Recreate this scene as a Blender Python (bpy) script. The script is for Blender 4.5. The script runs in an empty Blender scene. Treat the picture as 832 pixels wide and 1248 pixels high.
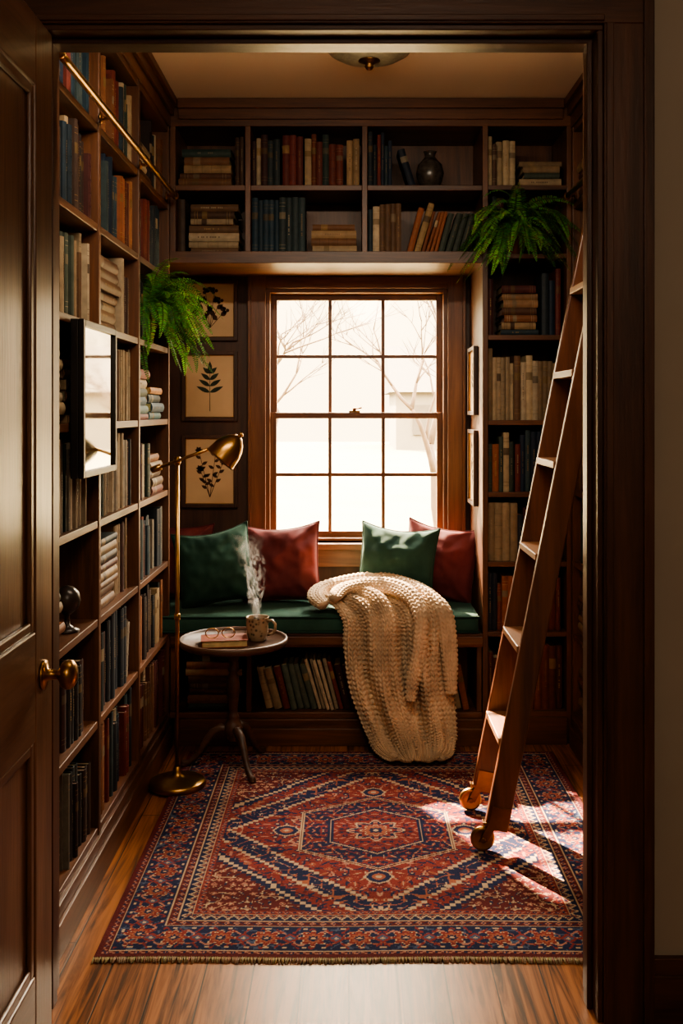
import bpy, math, random
import numpy as np
from mathutils import Vector, Matrix, noise
R = random.Random(11)
pi = math.pi
scene = bpy.context.scene

# ------------------------------------------------------------------ helpers
def lin(c):
    out = []
    for x in c[:3]:
        x = x / 255.0
        out.append(x / 12.92 if x <= 0.04045 else ((x + 0.055) / 1.055) ** 2.4)
    return tuple(out)

class MB:
    def __init__(s):
        s.v = []; s.f = []; s.m = []; s.sm = []; s.c = []
    def add(s, vs, fs, mat=0, smooth=False, col=(1, 1, 1)):
        b = len(s.v)
        s.v.extend([tuple(v) for v in vs])
        for f in fs:
            s.f.append(tuple(i + b for i in f)); s.m.append(mat); s.sm.append(smooth); s.c.append(col)
    def box(s, x0, x1, y0, y1, z0, z1, mat=0, col=(1, 1, 1)):
        vs = [(x0,y0,z0),(x1,y0,z0),(x1,y1,z0),(x0,y1,z0),(x0,y0,z1),(x1,y0,z1),(x1,y1,z1),(x0,y1,z1)]
        s.add(vs, [(0,3,2,1),(4,5,6,7),(0,1,5,4),(1,2,6,5),(2,3,7,6),(3,0,4,7)], mat, False, col)
    def obox(s, o, a, b, c, mat=0, col=(1, 1, 1)):
        """box from corner o with edge vectors a,b,c (right handed)"""
        o = Vector(o); a = Vector(a); b = Vector(b); c = Vector(c)
        vs = [o, o+a, o+a+b, o+b, o+c, o+a+c, o+a+b+c, o+b+c]
        fs = [(0,3,2,1),(4,5,6,7),(0,1,5,4),(1,2,6,5),(2,3,7,6),(3,0,4,7)]
        if a.cross(b).dot(c) < 0:
            fs = [tuple(reversed(f)) for f in fs]
        s.add(vs, fs, mat, False, col)
    def lathe(s, prof, o=(0,0,0), axis=(0,0,1), seg=32, mat=0, col=(1,1,1), smooth=True, caps=True):
        ax = Vector(axis).normalized(); o = Vector(o)
        q = Vector((0,0,1)).rotation_difference(ax)
        vs = []; fs = []
        for (r, z) in prof:
            for k in range(seg):
                a = 2*pi*k/seg
                vs.append(o + q @ Vector((r*math.cos(a), r*math.sin(a), z)))
        n = len(prof)
        for i in range(n-1):
            for k in range(seg):
                k2 = (k+1) % seg
                fs.append((i*seg+k, i*seg+k2, (i+1)*seg+k2, (i+1)*seg+k))
        if caps:
            if prof[0][0] > 1e-5: fs.append(tuple(reversed(range(seg))))
            if prof[-1][0] > 1e-5: fs.append(tuple((n-1)*seg+k for k in range(seg)))
        s.add(vs, fs, mat, smooth, col)
    def tube(s, pts, r, seg=10, mat=0, col=(1,1,1), closed=False, smooth=True):
        pts = [Vector(p) for p in pts]; n = len(pts)
        rs = r if isinstance(r, (list, tuple)) else [r]*n
        tang = []
        for i in range(n):
            if closed: t = pts[(i+1) % n] - pts[(i-1) % n]
            else: t = pts[min(i+1, n-1)] - pts[max(i-1, 0)]
            tang.append(t.normalized() if t.length > 1e-9 else Vector((0,0,1)))
        ref = Vector((0,0,1)) if abs(tang[0].z) < 0.9 else Vector((1,0,0))
        nrm = (ref - tang[0]*ref.dot(tang[0])).normalized()
        vs = []; fs = []
        for i in range(n):
            nrm = (nrm - tang[i]*nrm.dot(tang[i])).normalized()
            bi = tang[i].cross(nrm)
            for k in range(seg):
                a = 2*pi*k/seg
                vs.append(pts[i] + (nrm*math.cos(a) + bi*math.sin(a))*rs[i])
        m = n if closed else n-1
        for i in range(m):
            j = (i+1) % n
            for k in range(seg):
                k2 = (k+1) % seg
                fs.append((i*seg+k, i*seg+k2, j*seg+k2, j*seg+k))
        if not closed:
            fs.append(tuple(reversed(range(seg)))); fs.append(tuple((n-1)*seg+k for k in range(seg)))
        s.add(vs, fs, mat, smooth, col)
    def build(s, name, mats, bevel=0, parent=None, loc=None, rot=None):
        me = bpy.data.meshes.new(name)
        me.from_pydata(s.v, [], s.f)
        for m in mats: me.materials.append(m)
        me.polygons.foreach_set('material_index', s.m)
        me.polygons.foreach_set('use_smooth', s.sm)
        at = me.color_attributes.new('Col', 'FLOAT_COLOR', 'CORNER')
        buf = []
        for f, c in zip(s.f, s.c):
            buf.extend((c[0], c[1], c[2], 1.0) * len(f))
        at.data.foreach_set('color', buf)
        me.update()
        ob = bpy.data.objects.new(name, me)
        scene.collection.objects.link(ob)
        if bevel:
            b = ob.modifiers.new('bevel', 'BEVEL'); b.width = bevel; b.segments = 2; b.limit_method = 'ANGLE'; b.angle_limit = 0.7
            b.harden_normals = False
        if loc is not None: ob.location = loc
        if rot is not None: ob.rotation_euler = rot
        if parent: ob.parent = parent
        return ob

def empty(name, loc=(0,0,0)):
    e = bpy.data.objects.new(name, None); e.empty_display_size = .1
    scene.collection.objects.link(e); e.location = loc
    return e

def grid_object(name, P, mats, cols=None, smooth=True, closed_u=False):
    """P: numpy (n,m,3)"""
    n, m, _ = P.shape
    me = bpy.data.meshes.new(name)
    idx = np.arange(n*m).reshape(n, m)
    if closed_u:
        idx2 = np.concatenate([idx, idx[:, :1]], axis=1)
    else: idx2 = idx
    q = np.stack([idx2[:-1,:-1], idx2[:-1,1:], idx2[1:,1:], idx2[1:,:-1]], axis=-1).reshape(-1, 4)
    me.vertices.add(n*m); me.vertices.foreach_set('co', P.reshape(-1).astype(np.float32))
    me.loops.add(q.size); me.loops.foreach_set('vertex_index', q.reshape(-1).astype(np.int32))
    me.polygons.add(len(q)); me.polygons.foreach_set('loop_start', np.arange(0, q.size, 4, dtype=np.int32))
    me.polygons.foreach_set('use_smooth', np.full(len(q), smooth))
    for mm in mats: me.materials.append(mm)
    if cols is not None:
        at = me.color_attributes.new('Col', 'FLOAT_COLOR', 'POINT')
        c4 = np.concatenate([cols.reshape(-1, 3), np.ones((n*m, 1))], axis=1).astype(np.float32)
        at.data.foreach_set('color', c4.reshape(-1))
    me.update(calc_edges=True); me.validate()
    ob = bpy.data.objects.new(name, me); scene.collection.objects.link(ob)
    return ob

# ------------------------------------------------------------------ materials
def newmat(name):
    m = bpy.data.materials.new(name); m.use_nodes = True
    nt = m.node_tree; b = nt.nodes['Principled BSDF']
    return m, nt, b
def N(nt, typ, **kw):
    n = nt.nodes.new(typ)
    for k, v in kw.items():
        if k in n.inputs.keys(): n.inputs[k].default_value = v
        else: setattr(n, k, v)
    return n
def L(nt, a, b): nt.links.new(a, b)
def ramp(nt, stops):
    r = nt.nodes.new('ShaderNodeValToRGB')
    e = r.color_ramp.elements
    while len(e) < len(stops): e.new(0.5)
    for i, (p, c) in enumerate(stops):
        e[i].position = p; e[i].color = (*c, 1)
    return r
def coords(nt, scale=(1,1,1), kind='Object'):
    tc = N(nt, 'ShaderNodeTexCoord'); mp = N(nt, 'ShaderNodeMapping'); mp.inputs['Scale'].default_value = scale
    L(nt, tc.outputs[kind], mp.inputs['Vector']); return mp.outputs['Vector']
def add_bump(nt, b, h, strength=.2, dist=.01):
    bm = N(nt, 'ShaderNodeBump', Strength=strength, Distance=dist)
    L(nt, h, bm.inputs['Height']); L(nt, bm.outputs['Normal'], b.inputs['Normal'])

def wood(name, dark, light, axis, rough=.42, s=16, bump=.12):
    m, nt, b = newmat(name)
    sc = [s, s, s]; sc[axis] = s*.07
    v = coords(nt, sc)
    n1 = N(nt, 'ShaderNodeTexNoise', Scale=1.0, Detail=6.0, Roughness=.6, Distortion=.8); L(nt, v, n1.inputs['Vector'])
    n2 = N(nt, 'ShaderNodeTexNoise', Scale=7.0, Detail=3.0, Roughness=.6); L(nt, v, n2.inputs['Vector'])
    mx = N(nt, 'ShaderNodeMath', operation='MULTIPLY_ADD'); mx.inputs[1].default_value = .35
    L(nt, n2.outputs['Fac'], mx.inputs[0]); L(nt, n1.outputs['Fac'], mx.inputs[2])
    r = ramp(nt, [(.45, lin(dark)), (.85, lin(light))]); L(nt, mx.outputs[0], r.inputs['Fac'])
    L(nt, r.outputs['Color'], b.inputs['Base Color'])
    b.inputs['Roughness'].default_value = rough
    add_bump(nt, b, n2.outputs['Fac'], bump, .004)
    return m
D0, L0 = (52, 31, 20), (108, 68, 43)
WX, WY, WZ = [wood('bookcase_wood_'+'xyz'[i], D0, L0, i) for i in range(3)]
W3 = [WX, WY, WZ]
TX, TY, TZ = [wood('casing_wood_'+'xyz'[i], (48, 30, 22), (90, 58, 41), i, rough=.38) for i in range(3)]
T3 = [TX, TY, TZ]
O3 = [wood('door_wood_'+'xyz'[i], (78, 54, 42), (128, 94, 72), i, rough=.30) for i in range(3)]
GX, GY, GZ = [wood('window_wood_'+'xyz'[i], (80, 50, 33), (126, 84, 56), i, rough=.4) for i in range(3)]
G3 = [GX, GY, GZ]
LADW = wood('ladder_wood', (64, 36, 25), (106, 64, 43), 2, rough=.36)
LADT = wood('ladder_tread_wood', (104, 68, 46), (150, 104, 70), 1, rough=.42)
TABW = wood('table_wood', (46, 30, 23), (90, 62, 46), 0, rough=.45, s=12)
PANW = wood('panel_wood', (50, 32, 24), (80, 52, 38), 2, rough=.5)

def plain(name, col, rough=.5, metal=0, noise_amt=.15, nscale=8, sheen=0, spec=.5, bump=0, trans=0):
    m, nt, b = newmat(name)
    v = coords(nt)
    n1 = N(nt, 'ShaderNodeTexNoise', Scale=float(nscale), Detail=4.0); L(nt, v, n1.inputs['Vector'])
    c = lin(col)
    r = ramp(nt, [(.3, tuple(x*(1-noise_amt) for x in c)), (.7, tuple(min(1, x*(1+noise_amt)) for x in c))])
    L(nt, n1.outputs['Fac'], r.inputs['Fac']); L(nt, r.outputs['Color'], b.inputs['Base Color'])
    b.inputs['Roughness'].default_value = rough; b.inputs['Metallic'].default_value = metal
    b.inputs['Specular IOR Level'].default_value = spec
    if sheen:
        b.inputs['Sheen Weight'].default_value = sheen; b.inputs['Sheen Roughness'].default_value = .4
    if bump: add_bump(nt, b, n1.outputs['Fac'], bump, .005)
    return m
BRASS = plain('aged_brass', (164, 126, 74), .30, 1, .2, 20)
BRONZE = plain('dark_bronze', (120, 88, 54), .35, 1, .25, 20)
BLACK = plain('black_frame', (24, 20, 18), .4)
WALLP = plain('hall_wall_paint', (150, 140, 126), .8, 0, .04, 3, bump=.05)
CEILP = plain('ceiling_paint', (226, 210, 188), .85, 0, .03, 2, bump=.05)
PAPER = plain('aged_paper', (206, 178, 140), .85, 0, .08, 6)
INK = plain('botanical_ink', (52, 60, 46), .9, 0, .3, 30)
INK2 = plain('botanical_ink_brown', (70, 48, 34), .9, 0, .3, 30)
CERAM = plain('dark_ceramic', (46, 38, 34), .3, 0, .3, 10)
TERRA = plain('terracotta', (96, 56, 40), .8, 0, .15, 20)
SOIL = plain('soil', (30, 22, 16), .95, 0, .3, 60)

def fabric(name, col, nscale=260, rough=.85, sheen=.6):
    m, nt, b = newmat(name)
    v = coords(nt)
    n1 = N(nt, 'ShaderNodeTexNoise', Scale=9.0, Detail=4.0); L(nt, v, n1.inputs['Vector'])
    n2 = N(nt, 'ShaderNodeTexNoise', Scale=float(nscale), Detail=2.0); L(nt, v, n2.inputs['Vector'])
    c = lin(col)
    r = ramp(nt, [(.25, tuple(x*.66 for x in c)), (.75, tuple(min(1, x*1.3) for x in c))])
    L(nt, n1.outputs['Fac'], r.inputs['Fac']); L(nt, r.outputs['Color'], b.inputs['Base Color'])
    b.inputs['Roughness'].default_value = rough
    b.inputs['Sheen Weight'].default_value = sheen; b.inputs['Sheen Roughness'].default_value = .35
    b.inputs['Sheen Tint'].default_value = (*[min(1, x*1.6+.12) for x in c], 1)
    b.inputs['Specular IOR Level'].default_value = .2
    add_bump(nt, b, n2.outputs['Fac'], .25, .002)
    return m
GREEN = fabric('green_velvet', (42, 72, 62)); BURG = fabric('burgundy_velvet', (104, 50, 51))
GPIPE = fabric('green_piping', (32, 58, 50)); BPIPE = fabric('burgundy_piping', (84, 38, 40))
WOOL = fabric('cream_wool', (192, 168, 140), 180, .95, .25)

def attr_mat(name, rough=.55, amt=.25, nscale=30, spec=.4, transl=0, bump=0):
    m, nt, b = newmat(name)
    a = N(nt, 'ShaderNodeAttribute', attribute_name='Col')
    v = coords(nt)
    n1 = N(nt, 'ShaderNodeTexNoise', Scale=float(nscale), Detail=4.0); L(nt, v, n1.inputs['Vector'])
    r = ramp(nt, [(.25, (1-amt,)*3), (.75, (1.0,)*3)]); L(nt, n1.outputs['Fac'], r.inputs['Fac'])
    mx = N(nt, 'ShaderNodeMix', data_type='RGBA', blend_type='MULTIPLY'); mx.inputs[0].default_value = 1
    L(nt, a.outputs['Color'], mx.inputs[6]); L(nt, r.outputs['Color'], mx.inputs[7])
    L(nt, mx.outputs[2], b.inputs['Base Color'])
    b.inputs['Roughness'].default_value = rough; b.inputs['Specular IOR Level'].default_value = spec
    if bump: add_bump(nt, b, n1.outputs['Fac'], bump, .003)
    if transl:
        t = N(nt, 'ShaderNodeBsdfTranslucent'); L(nt, mx.outputs[2], t.inputs['Color'])
        ms = N(nt, 'ShaderNodeMixShader'); ms.inputs[0].default_value = transl
        out = nt.nodes['Material Output']
        L(nt, b.outputs[0], ms.inputs[1]); L(nt, t.outputs[0], ms.inputs[2]); L(nt, ms.outputs[0], out.inputs['Surface'])
    return m
BOOKM = attr_mat('book_cloth', .6, .35, 40, spec=.3)
LEAFM = attr_mat('fern_leaf', .5, .25, 30, transl=.4)
RUGM = attr_mat('rug_wool', .95, .35, 220, spec=.05, bump=.5)

# floor planks (run along Y)
def floor_mat():
    m, nt, b = newmat('oak_floorboards')
    tc = N(nt, 'ShaderNodeTexCoord'); sp = N(nt, 'ShaderNodeSeparateXYZ'); cb = N(nt, 'ShaderNodeCombineXYZ')
    L(nt, tc.outputs['Object'], sp.inputs[0]); L(nt, sp.outputs['Y'], cb.inputs['X']); L(nt, sp.outputs['X'], cb.inputs['Y'])
    br = N(nt, 'ShaderNodeTexBrick'); br.offset = .37
    br.inputs['Scale'].default_value = 1; br.inputs['Brick Width'].default_value = 1.3; br.inputs['Row Height'].default_value = .115
    br.inputs['Mortar Size'].default_value = .0018; br.inputs['Mortar Smooth'].default_value = .1
    br.inputs['Color1'].default_value = (.20, .20, .20, 1); br.inputs['Color2'].default_value = (.85, .85, .85, 1)
    br.inputs['Mortar'].default_value = (0, 0, 0, 1)
    L(nt, cb.outputs[0], br.inputs['Vector'])
    mp = N(nt, 'ShaderNodeMapping'); mp.inputs['Scale'].default_value = (30, 1.5, 1); L(nt, tc.outputs['Object'], mp.inputs['Vector'])
    n1 = N(nt, 'ShaderNodeTexNoise', Scale=1.0, Detail=6.0, Roughness=.6, Distortion=2.2); L(nt, mp.outputs[0], n1.inputs['Vector'])
    n3 = N(nt, 'ShaderNodeMath', operation='MULTIPLY_ADD'); n3.inputs[1].default_value = 2.8; n3.inputs[2].default_value = -.9; L(nt, n1.outputs['Fac'], n3.inputs[0])
    ad = N(nt, 'ShaderNodeMath', operation='MULTIPLY_ADD'); ad.inputs[1].default_value = .35
    L(nt, br.outputs['Color'], ad.inputs[0]); L(nt, n3.outputs[0], ad.inputs[2])
    r = ramp(nt, [(.25, lin((62, 34, 18))), (.6, lin((122, 74, 42))), (1.0, lin((162, 104, 62)))])
    L(nt, ad.outputs[0], r.inputs['Fac'])
    mx = N(nt, 'ShaderNodeMix', data_type='RGBA'); L(nt, br.outputs['Fac'], mx.inputs[0])
    L(nt, r.outputs['Color'], mx.inputs[6]); mx.inputs[7].default_value = (*lin((24, 13, 8)), 1)
    L(nt, mx.outputs[2], b.inputs['Base Color']); b.inputs['Roughness'].default_value = .36
    b.inputs['Specular IOR Level'].default_value = .32; b.inputs['Specular Tint'].default_value = (1, .86, .7, 1)
    iv = N(nt, 'ShaderNodeMath', operation='SUBTRACT'); iv.inputs[0].default_value = 1; L(nt, br.outputs['Fac'], iv.inputs[1])
    add_bump(nt, b, iv.outputs[0], .4, .002)
    return m
FLOORM = floor_mat()

def glass_mat(name):
    m = bpy.data.materials.new(name); m.use_nodes = True; nt = m.node_tree
    nt.nodes.remove(nt.nodes['Principled BSDF']); out = nt.nodes['Material Output']
    t = N(nt, 'ShaderNodeBsdfTransparent'); g = N(nt, 'ShaderNodeBsdfGlossy'); g.inputs['Roughness'].default_value = .02
    nz = N(nt, 'ShaderNodeTexNoise', Scale=2.0); r = ramp(nt, [(.3, (.03,)*3), (.7, (.05,)*3)]); L(nt, nz.outputs['Fac'], r.inputs['Fac'])
    ms = N(nt, 'ShaderNodeMixShader'); L(nt, r.outputs['Color'], ms.inputs[0]); L(nt, t.outputs[0], ms.inputs[1]); L(nt, g.outputs[0], ms.inputs[2])
    L(nt, ms.outputs[0], out.inputs['Surface']); return m
GLASS = glass_mat('window_glass')
MIRROR, _nt, _b = newmat('mirror_silver'); _b.inputs['Metallic'].default_value = 1; _b.inputs['Roughness'].default_value = .06
_b.inputs['Base Color'].default_value = (.50, .47, .40, 1)
_n = N(_nt, 'ShaderNodeTexNoise', Scale=3.0); _r = ramp(_nt, [(.3, (.03,)*3), (.8, (.08,)*3)]); L(_nt, _n.outputs['Fac'], _r.inputs['Fac']); L(_nt, _r.outputs['Color'], _b.inputs['Roughness'])

# ------------------------------------------------------------------ layout constants (metres)
XL, XR = -.724, .90          # faces of the left / right bookcases
YF, YB = 4.15, 4.60          # face of back bookcase + seat, window wall
ZC = 2.605
XS = .541                    # left side of right-hand back bookcase column

# ------------------------------------------------------------------ shell
def simple_box(name, d, mat, bevel=0):
    mb = MB(); mb.box(*d); return mb.build(name, [mat], bevel)
simple_box('floor', (-1.45, 1.75, -1.6, 4.75, -.1, 0), FLOORM)
simple_box('ceiling', (-1.2, 1.35, 2.40, 4.75, ZC, ZC+.1), CEILP)
simple_box('ceiling_hall', (-1.45, 1.75, -1.6, 2.40, 2.75, 2.85), CEILP)
simple_box('wall_left', (-1.17, -1.05, 2.40, 4.75, 0, ZC), PANW)
simple_box('wall_right', (1.21, 1.33, 2.40, 4.75, 0, ZC), PANW)
WL, WR, WB, WT = -.372, .442, .765, 1.895     # window opening
mb = MB()
mb.box(-1.05, WL, YB, 4.75, 0, ZC); mb.box(WR, 1.21, YB, 4.75, 0, ZC)
mb.box(WL, WR, YB, 4.75, 0, WB); mb.box(WL, WR, YB, 4.75, WT, ZC)
mb.build('wall_back', [PANW])
# doorway wall between hall and nook
JL, JR, HZ = -.69, .56, 2.20
mb = MB()
mb.box(-1.45, JL, 2.27, 2.40, 0, 2.85); mb.box(JR, 1.75, 2.27, 2.40, 0, 2.85); mb.box(JL, JR, 2.27, 2.40, HZ, 2.85)
mb.build('wall_front', [WALLP])
simple_box('wall_hall_left', (-1.57, -1.45, -1.6, 2.40, 0, 2.85), WALLP)
simple_box('wall_hall_right', (1.75, 1.87, -1.6, 2.40, 0, 2.85), WALLP)
simple_box('wall_hall_rear', (-1.45, 1.75, -1.72, -1.6, 0, 2.85), WALLP)
# door casing
mb = MB()
for (x0, x1) in ((JR, JR+.105), (JL-.105, JL)):
    mb.box(x0, x1, 2.25, 2.27, 0, HZ+.0, 2)
    s = 1 if x0 > 0 else -1
    a = x0 if s > 0 else x1
    mb.box(min(a+s*.085, a+s*.108), max(a+s*.085, a+s*.108), 2.240, 2.25, 0, HZ+.10, 2)
    mb.box(min(a+s*.004, a+s*.02), max(a+s*.004, a+s*.02), 2.244, 2.25, 0, HZ, 2)
    mb.box(min(a, a-s*.012), max(a, a-s*.012), 2.26, 2.405, 0, HZ-.012, 2)     # jamb lining
    mb.box(min(a-s*.012, a-s*.024), max(a-s*.012, a-s*.024), 2.31, 2.345, 0, HZ-.02, 2)  # stop
mb.box(JL-.105, JR+.105, 2.25, 2.27, HZ, HZ+.11, 0)
mb.box(JL-.108, JR+.108, 2.238, 2.25, HZ+.09, HZ+.125, 0)
mb.box(JL, JR, 2.244, 2.25, HZ+.004, HZ+.018, 0)
mb.box(JL, JR, 2.26, 2.405, HZ-.012, HZ, 0)
mb.box(JL, JR, 2.31, 2.345, HZ-.024, HZ-.012, 0)
mb.build('trim_1', T3, .002)
mb = MB(); mb.box(JR+.105, 1.75, 2.252, 2.27, 0, .145, 0); mb.box(JR+.105, 1.75, 2.246, 2.252, 0, .11, 0)
mb.build('baseboard_front', T3, .002)

# ------------------------------------------------------------------ open door (left)
e = empty('door_1')
mb = MB()
dx0, dx1, dy0, dy1, dz0, dz1 = -.676, -.636, 1.40, 2.20, .012, 2.155
py0, py1 = dy0+.115, dy1-.115
pan = [(.20, .675), (.90, 2.01)]
mb.box(dx0, dx1, dy0, py0, dz0, dz1, 2); mb.box(dx0, dx1, py1, dy1, dz0, dz1, 2)
zz = [dz0, .20, .675, .90, 2.01, dz1]
for a, b_ in ((0, 1), (2, 3), (4, 5)): mb.box(dx0, dx1, py0, py1, zz[a], zz[b_], 1)
for (z0, z1) in pan:
    mb.box(dx0+.013, dx1-.013, py0, py1, z0, z1, 2)
    for sx, (xa, xb) in (('f', (dx1-.013, dx1-.003)), ('b', (dx0+.003, dx0+.013))):
        w = .022
        mb.box(xa, xb, py0, py0+w, z0, z1, 2); mb.box(xa, xb, py1-w, py1, z0, z1, 2)
        mb.box(xa, xb, py0+w, py1-w, z0, z0+w, 1); mb.box(xa, xb, py0+w, py1-w, z1-w, z1, 1)
mb.build('leaf', O3, .004, parent=e)
mb = MB()
kn = [(.0,0),(.030,0),(.031,.004),(.024,.007),(.012,.010),(.010,.03),(.013,.034),(.026,.040),(.031,.050),(.030,.060),(.02,.068),(0,.071)]
mb.lathe(kn, (dx1, 2.135, .80), (1,0,0), 28); mb.lathe(kn, (dx0, 2.135, .80), (-1,0,0), 28)
mb.build('knob', [BRASS], parent=e)

# ------------------------------------------------------------------ bookcases
ZSL = [.14, .45, .745, 1.03, 1.315, 1.60, 1.89, 2.18]
YD = [2.445, 2.985, 3.55, 4.135]
def side_case(name, xf, xb):
    s = 1 if xf > xb else -1        # outward dir
    mb = MB()
    def bx(xa, xc, y0, y1, z0, z1, m): mb.box(min(xa, xc), max(xa, xc), y0, y1, z0, z1, m)
    bx(xb, xb+s*.012, 2.42, 4.148, 0, 2.5, 2)
    for y in YD: bx(xb+s*.012, xf, y-.012, y+.012, 0, 2.5, 2)
    for z in ZSL+[2.49]:
        for i in range(3): bx(xb+s*.012, xf-s*.003, YD[i]+.012, YD[i+1]-.012, z-.022, z, 1)
    bx(xb+s*.012, xf+s*.006, 2.42, 4.115, 0, .118, 1)
    bx(xf+s*.006, xf+s*.016, 2.42, 4.115, 0, .085, 1)
    bx(xb, xf+s*.004, 2.42, 4.148, 2.49, ZC-.002, 1)
    bx(xf+s*.004, xf+s*.018, 2.42, 4.148, 2.54, ZC-.002, 1)
    bx(xf+s*.018, xf+s*.034, 2.42, 4.148, 2.575, ZC-.002, 1)
    return mb.build(name, W3, .0018)
side_case('bookcase', XL, -1.048)
side_case('bookcase.001', XR, 1.208)
# back bookcase : bridge over the window + full column on the right
ZCOL = [.13, .453, .736, 1.018, 1.31, 1.655, 1.985, 2.262]
mb = MB()
y0, y1 = YF, YB-.002
xv = [XL+.011, -.409, .064, XS+.011]
mb.box(XL, XS, y1-.14, y1, 1.985, 2.5, 2)
mb.box(XL, XS, y0, y1, 1.96, 1.985, 0)
mb.box(XL, XS, y0-.004, y0+.02, 1.945, 1.993, 0)
mb.box(XL-.3, XS, y0+.01, y1, 1.95, 1.96, 0)
for i, x in enumerate(xv[:3]): mb.box(x-.011, x+.011, y0, y1-.14, 1.985, 2.5, 2)
for i in range(3): mb.box(xv[i]+.011, xv[i+1]-.011, y0+.003, y1-.14, 2.24, 2.262, 0)
mb.box(XS, XS+.022, y0, y1, 0, 2.5, 2)
mb.box(XR-.018, XR, y0, y1, 0, 2.5, 2)
mb.box(XS+.022, XR-.018, y1-.14, y1-.128, 0, 2.5, 2)
for z in ZCOL: mb.box(XS+.022, XR-.018, y0+.003, y1-.14, z-.02, z, 0)
mb.box(XS+.022, XR-.018, y0-.012, y0+.02, 0, .11, 0)
mb.box(XL, XR, y0, y1, 2.5, ZC-.002, 0)
mb.box(XL+.036, XR-.036, y0-.016, y0, 2.525, ZC-.002, 0); mb.box(XL+.036, XR-.036, y0-.036, y0-.016, 2.565, ZC-.002, 0)
mb.build('bookcase.002', W3, .0018)

# window seat base
mb = MB()
mb.box(-1.045, XS-.002, YF-.02, YB-.002, .395, .45, 0)
mb.box(XL+.005, XS-.002, YF-.028, YF-.02, .405, .44, 0)
for x in (XL+.012, -.405, .075, XS-.014): mb.box(x-.011, x+.011, YF, YB-.12, .13, .395, 2)
mb.box(XL, XS-.002, YB-.14, YB-.12, 0, .395, 2)
mb.box(XL, XS-.002, YF-.01, YB-.14, .105, .13, 0)
mb.box(XL+.02, XS+.0, YF-.018, YF+.01, 0, .105, 0); mb.box(XL+.02, XS, YF-.03, YF-.018, 0, .07, 0)
mb.build('window_seat', W3, .003)
# seat cushion with rounded edges and piping
def cushion(name, x0, x1, y0, y1, z0, z1, mat, pmat):
    nx, nr = 90, 48
    hy, hz = (y1-y0)/2, (z1-z0)/2; cy, cz = (y0+y1)/2, (z0+z1)/2
    P = np.zeros((nx, nr, 3))
    for i in range(nx):
        u = i/(nx-1); x = x0+(x1-x0)*u
        ed = min(1, min(u, 1-u)*60); sc = .9+.1*math.sqrt(1-(1-ed)**2)
        if i in (0, nx-1): sc = .0
        for k in range(nr):
            a = 2*pi*k/nr; c, s_ = math.cos(a), math.sin(a)
            yy = cy + hy*sc*math.copysign(abs(c)**.18, c); z = hz*math.copysign(abs(s_)**.35, s_)
            if s_ > 0: z += .006*noise.noise(Vector((x*5, yy*7, 0)))
            P[i, k] = (x, yy, cz+z*(sc if sc < .5 else 1))
    ob = grid_object(name, P, [mat], closed_u=True)
    mbp = MB()
    for z in (z1-.008, z0+.008):
        mbp.tube([(x0+.01+(x1-x0-.02)*t/40, y0-.001, z) for t in range(41)], .0045, 8)
    p = mbp.build('piping', [pmat]); p.parent = ob
    return ob
cushion('seat_cushion', -1.04, XS-.004, YF-.035, YB-.008, .451, .527, GREEN, GPIPE)

# ------------------------------------------------------------------ window
e = empty('window_1')
mb = MB()
cw = .078
mb.box(WL-cw, WL, YB-.022, YB, WB-.02, WT+.065, 2); mb.box(WR, WR+cw, YB-.022, YB, WB-.02, WT+.065, 2)
mb.box(WL, WR, YB-.022, YB, WT, WT+.054, 0)
mb.box(WL-cw, WL-cw+.014, YB-.034, YB-.022, WB-.02, WT+.054, 2); mb.box(WR+cw-.014, WR+cw, YB-.034, YB-.022, WB-.02, WT+.054, 2)
mb.box(WL-cw-.02, WR+cw+.0, YB-.05, YB+.02, WB-.035, WB-.008, 0)      # stool
mb.box(WL-cw, WR+cw, YB-.018, YB, WB-.115, WB-.035, 0)               # apron
mb.box(WL, WL+.018, YB, 4.75, WB, WT, 2); mb.box(WR-.018, WR, YB, 4.75, WB, WT, 2)
mb.box(WL+.018, WR-.018, YB, 4.75, WT-.018, WT, 0); mb.box(WL+.018, WR-.018, YB, 4.78, WB-.01, WB+.012, 0)
mb.build('casing', G3, .002, parent=e)
def sash(name, z0, z1, y0):
    mb = MB(); a, b_ = WL+.018, WR-.018; w = .027; y1_ = y0+.03
    mb.box(a, a+w, y0, y1_, z0, z1, 2); mb.box(b_-w, b_, y0, y1_, z0, z1, 2)
    mb.box(a+w, b_-w, y0, y1_, z0, z0+w, 0); mb.box(a+w, b_-w, y0, y1_, z1-w, z1, 0)
    for k in (1, 2):
        x = a+w+(b_-a-2*w)*k/3; mb.box(x-.008, x+.008, y0+.004, y1_-.004, z0+w, z1-w, 2)
    z = (z0+z1)/2; mb.box(a+w, b_-w, y0+.005, y1_-.005, z-.008, z+.008, 0)
    ob = mb.build(name, G3, .002, parent=e)
    g = MB(); g.box(a+w, b_-w, y0+.014, y0+.017, z0+w, z1-w); g.build(name+'_glass', [GLASS], parent=e)
sash('lower_sash', WB+.012, 1.34, YB+.035)
sash('upper_sash', 1.312, WT-.018, YB+.068)
mb = MB(); mb.box(.0, .05, YB+.04, YB+.058, 1.34, 1.348); mb.lathe([(.008,0),(.009,.012),(0,.014)], (.025, YB+.05, 1.348), seg=12)
mb.tube([(.025,YB+.05,1.357),(.05,YB+.04,1.36),(.058,YB+.035,1.362)], .004)
mb.build('sash_lock', [BRONZE], parent=e)

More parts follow.
